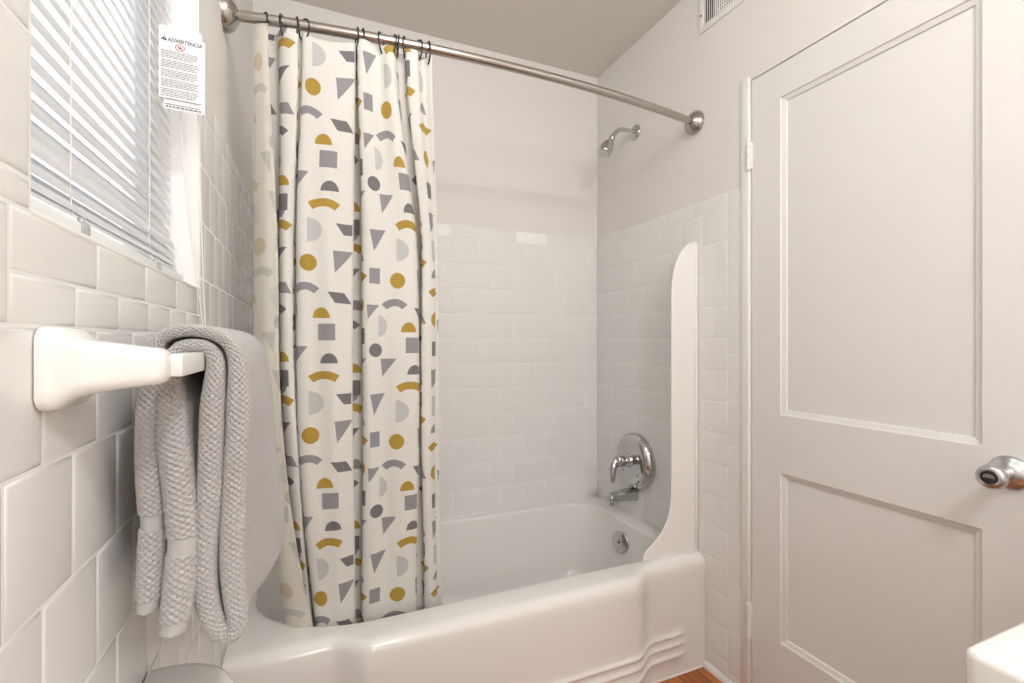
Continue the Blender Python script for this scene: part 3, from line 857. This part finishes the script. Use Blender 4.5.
def build_curtain():
    D0 = ZTOP - 1.352                                 # row of mustard discs at this drop
    polys = []
    for i in range(-6, 7):
        for j in range(-4, 5):
            for poly, m in CELL:
                P = [(S_A1 + i*PER + a*KPX, D0 + i*.036 + j*VP + b*KPX) for a, b in poly]
                ss = [p[0] for p in P]; dd = [p[1] for p in P]
                if max(ss) < .004 or min(ss) > SW-.004 or max(dd) < .004 or min(dd) > H-.004: continue
                P = [(min(max(a, 0), SW), min(max(b, 0), H)) for a, b in P]
                Q = []
                for a, b in P:
                    if not Q or abs(a-Q[-1][0]) + abs(b-Q[-1][1]) > 2e-4: Q.append((a, b))
                if len(Q) > 2 and abs(Q[0][0]-Q[-1][0]) + abs(Q[0][1]-Q[-1][1]) < 2e-4: Q.pop()
                area = abs(sum(Q[k][0]*Q[(k+1) % len(Q)][1]-Q[(k+1) % len(Q)][0]*Q[k][1] for k in range(len(Q))))/2 if len(Q) > 2 else 0
                if area > 8e-6: polys.append((Q, m))
    pts = []; edges = []
    S_ = [SW*k/round(SW/.0062) for k in range(round(SW/.0062)+1)]
    D_ = [H*k/64 for k in range(65)]
    for a in S_:
        for b in D_: pts.append((a, b))
    for Q, m in polys:
        R_ = []
        for k in range(len(Q)):
            a, b = Q[k], Q[(k+1) % len(Q)]
            n = max(1, round(math.hypot(b[0]-a[0], b[1]-a[1])/.006))
            for t in range(n): R_.append((a[0]+(b[0]-a[0])*t/n, a[1]+(b[1]-a[1])*t/n))
        st = len(pts); pts += R_
        edges += [(st+k, st+(k+1) % len(R_)) for k in range(len(R_))]
    v, e, f, *_ = delaunay_2d_cdt([Vector(p) for p in pts], edges, [], 0, 1e-6)
    def inside(p, Q):
        c = False; j = len(Q)-1
        for i in range(len(Q)):
            if (Q[i][1] > p[1]) != (Q[j][1] > p[1]) and p[0] < (Q[j][0]-Q[i][0])*(p[1]-Q[i][1])/(Q[j][1]-Q[i][1]) + Q[i][0]: c = not c
            j = i
        return c
    buckets = {}
    for Q, m in polys:
        x0, x1 = min(p[0] for p in Q), max(p[0] for p in Q); y0, y1 = min(p[1] for p in Q), max(p[1] for p in Q)
        for bx in range(int(x0/.05), int(x1/.05)+1):
            for by in range(int(y0/.05), int(y1/.05)+1): buckets.setdefault((bx, by), []).append((Q, m))
    A = np.array([(p.x, p.y) for p in v])
    x, y, z = at(A[:, 0], A[:, 1])
    bm = bmesh.new(); V = [bm.verts.new(q) for q in zip(x.tolist(), y.tolist(), z.tolist())]
    uv = bm.loops.layers.uv.new('UVMap')
    for t in f:
        c = ((A[t[0]][0]+A[t[1]][0]+A[t[2]][0])/3, (A[t[0]][1]+A[t[1]][1]+A[t[2]][1])/3)
        try: fc = bm.faces.new([V[k] for k in t])
        except ValueError: continue
        for Q, m in buckets.get((int(c[0]/.05), int(c[1]/.05)), ()):
            if inside(c, Q): fc.material_index = m; break
        for lp, k in zip(fc.loops, t): lp[uv].uv = (A[k][0], A[k][1])
    bm.normal_update(); bm.faces.ensure_lookup_table()
    # printed side towards the room on the wide front fold
    ref = [fc for fc in bm.faces if abs(fc.calc_center_median().x - .03) < .02]
    if sum(fc.normal.y for fc in ref if fc.calc_center_median().y < 1.335) > 0:
        for fc in bm.faces: fc.normal_flip()
    base = srgb(240, 238, 232); cols = [base, srgb(190, 157, 66), srgb(128, 126, 128), srgb(158, 157, 160), srgb(206, 208, 206)]
    names = ['curtain_cotton', 'mustard_print', 'dark_grey_print', 'grey_print', 'pale_grey_print']
    ms = [cloth(n, c) for n, c in zip(names, cols)]
    mix = lambda a, b, t: tuple(a[k]*(1-t)+b[k]*t for k in range(4))
    ms += [cloth(n + '_reverse', mix(srgb(232, 228, 216), c, .38 if i else 0)) for i, (n, c) in enumerate(zip(names, cols))]
    o = obj('shower_curtain', bm, ms, loc=(.1, 1.36, ZBOT), smooth=180)
    tag(o, 'white fabric shower curtain printed with mustard and grey shapes, bunched on the rod', 'shower curtain')
    sd = o.modifiers.new('thickness', 'SOLIDIFY'); sd.thickness = .0009; sd.offset = -1; sd.material_offset = 5; sd.use_rim = True
    return o
build_curtain()

# black hooks along the rod
bm = tube(catmull([(0, .004, -.040), (0, -.006, -.037), (0, -.0155, -.022), (0, -.0175, -.004), (0, -.0135, .0105), (0, 0, .0152), (0, .0135, .0105), (0, .0175, -.004), (0, .0165, -.020), (0, .012, -.029)], 6), .0021, 8)
ring0 = obj('curtain_hook', bm, M['blackwire'], loc=(0, 0, 0), smooth=60)
ORD = ['first', 'second', 'third', 'fourth', 'fifth', 'sixth', 'seventh', 'eighth', 'ninth', 'tenth', 'eleventh', 'last']
us = [(264, .5), (283, -.4), (296, .25), (304, .7), (357, .1), (363, .05), (381, -.5), (393, .35), (398, -.05), (405, -.45), (418, .5), (428, .1)]
for k, (u, rz) in enumerate(us):
    o = ring0 if k == 0 else ring0.copy()
    if k: COL.objects.link(o)
    yr = on_rod(u, 1.352)
    o.location = (fx(u, yr), yr, RZ); o.rotation_euler = (0, random.uniform(-.08, .08), rz)
    tag(o, 'thin black curtain hook on the shower rod, %s from the left wall' % ORD[k] if k < 11 else 'thin black curtain hook on the shower rod, nearest the shower head', 'curtain hook', 'black hooks holding the shower curtain')

# ------------------------------------------------------------------ air vent high on the right wall
VY0, VY1, VZ0, VZ1 = 1.07, 1.318, 2.252, 2.405
vt = thing('air_vent', (XR, (VY0+VY1)/2, VZ0), 'white metal air vent high on the right wall near the ceiling', 'vent')
bm = bmesh.new(); w = .024
for a, b in (((VY0, VZ0), (VY1, VZ0+w)), ((VY0, VZ1-w), (VY1, VZ1)), ((VY0, VZ0+w), (VY0+w, VZ1-w)), ((VY1-w, VZ0+w), (VY1, VZ1-w))):
    add_box(bm, (XR-.006, a[0], a[1]), (XR, b[0], b[1]), .0015)
obj('frame', bm, M['trim'], vt)
obj('duct_back', box((XR-.001, VY0+w, VZ0+w), (XR-.0003, VY1-w, VZ1-w)), M['dark'], vt, smooth=0)
n = 22
bm = bmesh.new()
for k in range(n):
    y = VY1-w-.004 - (VY1-VY0-2*w-.006)*k/(n-1)
    t = .0042
    q = [(XR-.0055, y-t if k < 5 else y+t*.2), (XR-.0012, y+t*.7 if k < 5 else y-t*.2)]
    a, b = Vector((q[0][0], q[0][1], 0)), Vector((q[1][0], q[1][1], 0)); nrm = Vector(((b-a).y, -(b-a).x, 0)).normalized()*.0006
    L1 = [Vector((p.x, p.y, VZ0+w)) for p in (a-nrm, b-nrm, b+nrm, a+nrm)]; L2 = [Vector((p.x, p.y, VZ1-w)) for p in (a-nrm, b-nrm, b+nrm, a+nrm)]
    va_, vb_ = [bm.verts.new(p) for p in L1], [bm.verts.new(p) for p in L2]
    for i in range(4): bm.faces.new((va_[i], va_[(i+1) % 4], vb_[(i+1) % 4], vb_[i]))
obj('louvers', fix(bm), M['trim'], vt, smooth=0)
bm = bmesh.new()
for k in range(9):
    z = VZ0+w+.006 + k*.0118
    add_box(bm, (XR-.0022, VY0+w, z), (XR-.0012, VY1-w-.045, z+.0028))
obj('cross_bars', bm, M['trim'], vt, smooth=0)
for y in (VY1-.011, VY0+.011):
    obj('screw', lathe([(0, .0042), (.0015, .004), (.0022, .002)], (XR-.006, y, 2.315), (-1, 0, 0), 12), M['rust'], vt)

# ------------------------------------------------------------------ sink (corner shows at lower right)
sk = thing('sink', (.97, -.013, 0), 'white ceramic sink with a squared front corner in front of the door', 'sink')
def rr(x0, x1, y0, y1, z, r, n=8):
    out = []
    for cx, cy, a0 in ((x1-r, y1-r, 0), (x0+r, y1-r, 90), (x0+r, y0+r, 180), (x1-r, y0+r, 270)):
        for k in range(n+1):
            a = math.radians(a0+90*k/n); out.append((cx+r*math.cos(a), cy+r*math.sin(a), z))
    return out
sx0, sx1, sy0, sy1, sz = .644, XR-.004, -.31, .284, .82
loops = [rr(sx0+.10, sx1, sy0+.08, sy1-.08, sz-.19, .06), rr(sx0+.03, sx1, sy0+.03, sy1-.03, sz-.13, .03), rr(sx0+.004, sx1, sy0+.004, sy1-.004, sz-.085, .016), rr(sx0, sx1, sy0, sy1, sz-.07, .014)]
for k in range(6):
    a = PI/2*k/5; i = .008*(1-math.cos(a)); loops.append(rr(sx0+i, sx1, sy0+i, sy1-i, sz-.008+.008*math.sin(a), .014-i*.3))
loops += [rr(sx0+.055, sx1-.15, sy0+.055, sy1-.055, sz-.001, .06), rr(sx0+.062, sx1-.157, sy0+.062, sy1-.062, sz-.008, .06), rr(sx0+.09, sx1-.18, sy0+.09, sy1-.09, sz-.08, .07), rr(sx0+.15, sx1-.23, sy0+.15, sy1-.15, sz-.115, .06)]
obj('basin', loft(loops, True, True), M['ceramic'], sk, smooth=50)
obj('pedestal', lathe([(0, .13), (.02, .13), (.05, .10), (.3, .085), (.55, .10), (.66, .14)], (1.0, -.013, 0), (0, 0, 1), 36), M['ceramic'], sk, smooth=60)
fb = lathe([(0, .026), (.008, .026), (.012, .018), (.09, .016), (.10, .012)], (sx1-.075, -.013, sz), (0, 0, 1), 24)
add_tube(fb, catmull([(sx1-.08, -.013, sz+.07), (sx1-.13, -.013, sz+.085), (sx1-.19, -.013, sz+.075), (sx1-.205, -.013, sz+.055)], 6), .010, 14)
obj('faucet', fb, M['chrome'], sk, smooth=50)

# ------------------------------------------------------------------ toilet (tank lid shows at lower left)
tl = thing('toilet', (XL+.1, .5, 0), 'white toilet whose rounded tank lid sits below the grey towel', 'toilet')
def tanksec(z, dep, hw, n=3.0, yc=.5):
    P = [(XL+.006, yc-hw, z)]
    N = 48
    for k in range(N+1):
        a = -PI/2 + PI*k/N
        y = hw*math.copysign(abs(math.sin(a))**(2/n), math.sin(a)); x = dep*abs(math.cos(a))**(2/n)
        P.append((XL+.007 + x, yc + y, z))
    P.append((XL+.006, yc+hw, z))
    return P
Z0 = .728
tank = loft([tanksec(.36, .095, .205), tanksec(.40, .105, .222), tanksec(.68, .112, .238), tanksec(Z0-.035, .112, .238)], True, True)
obj('tank', tank, M['ceramic'], tl, smooth=50)
obj('tank_lid', loft([tanksec(Z0-.036, .116, .244), tanksec(Z0-.03, .121, .249), tanksec(Z0-.012, .122, .25), tanksec(Z0-.005, .120, .248), tanksec(Z0-.001, .115, .243), tanksec(Z0, .108, .236)], True, True), M['ceramic'], tl, smooth=60)
def bowlsec(z, x0, x1, hw):
    P = []
    for k in range(40):
        a = 2*PI*k/40; P.append((XL + (x0+x1)/2 + (x1-x0)/2*math.cos(a), .5 + hw*math.sin(a), z))
    return P
obj('bowl', loft([bowlsec(0, .10, .48, .12), bowlsec(.03, .10, .47, .115), bowlsec(.15, .10, .44, .10), bowlsec(.28, .06, .53, .15), bowlsec(.36, .02, .60, .18), bowlsec(.385, .02, .61, .185)], True, True), M['ceramic'], tl, smooth=60)
obj('seat_lid', loft([bowlsec(.387, .125, .62, .19), bowlsec(.395, .125, .625, .195), bowlsec(.415, .125, .625, .195), bowlsec(.425, .13, .61, .18)], True, True), M['ceramic'], tl, smooth=60)
lvr = lathe([(0, .012), (.006, .012), (.012, .007), (.02, .006)], (XL+.112, .33, .66), (1, 0, 0), 16)
add_tube(lvr, [(XL+.128, .33, .66), (XL+.130, .36, .657), (XL+.130, .40, .652)], .006, 10)
obj('flush_lever', lvr, M['chrome'], tl, smooth=60)

# ------------------------------------------------------------------ light
def lamp(name, loc, power, r, col=(1, .95, .88)):
    l = bpy.data.lights.new(name, 'POINT'); l.energy = power; l.shadow_soft_size = r; l.color = col
    o = bpy.data.objects.new(name, l); COL.objects.link(o); o.location = loc
lamp('ceiling_light_bulb', (.45, -.55, 2.3), 26, .085, (.99, .993, 1))
lamp('tub_fill_light', (.32, .6, 2.28), 5.5, .17, (.99, .993, 1))  # added fill light, brightens the tub corner; no fixture known here
lamp('hall_fill_light', (.12, -1.95, 1.7), 34, .22, (.99, .993, 1))  # added frontal fill through the doorway, evens out the lower room
w = bpy.data.worlds.new('overcast_sky'); SC.world = w; w.use_nodes = True
bg = w.node_tree.nodes['Background']; bg.inputs[0].default_value = (.97, .985, 1, 1); bg.inputs[1].default_value = 2.0

# ------------------------------------------------------------------ camera
cam = bpy.data.cameras.new('camera'); co = bpy.data.objects.new('camera', cam); COL.objects.link(co)
cam.sensor_width = 36; cam.lens = 476.14/1024*36; cam.clip_start = .01; cam.clip_end = 100
co.location = (0, 0, 1.1485); co.rotation_euler = (PI/2, 0, -math.radians(22.9555))
SC.camera = co
vs = SC.view_settings
vs.view_transform = 'Standard'; vs.look = 'None'; vs.gamma = 1; vs.use_curve_mapping = False
vs.exposure = 0.28
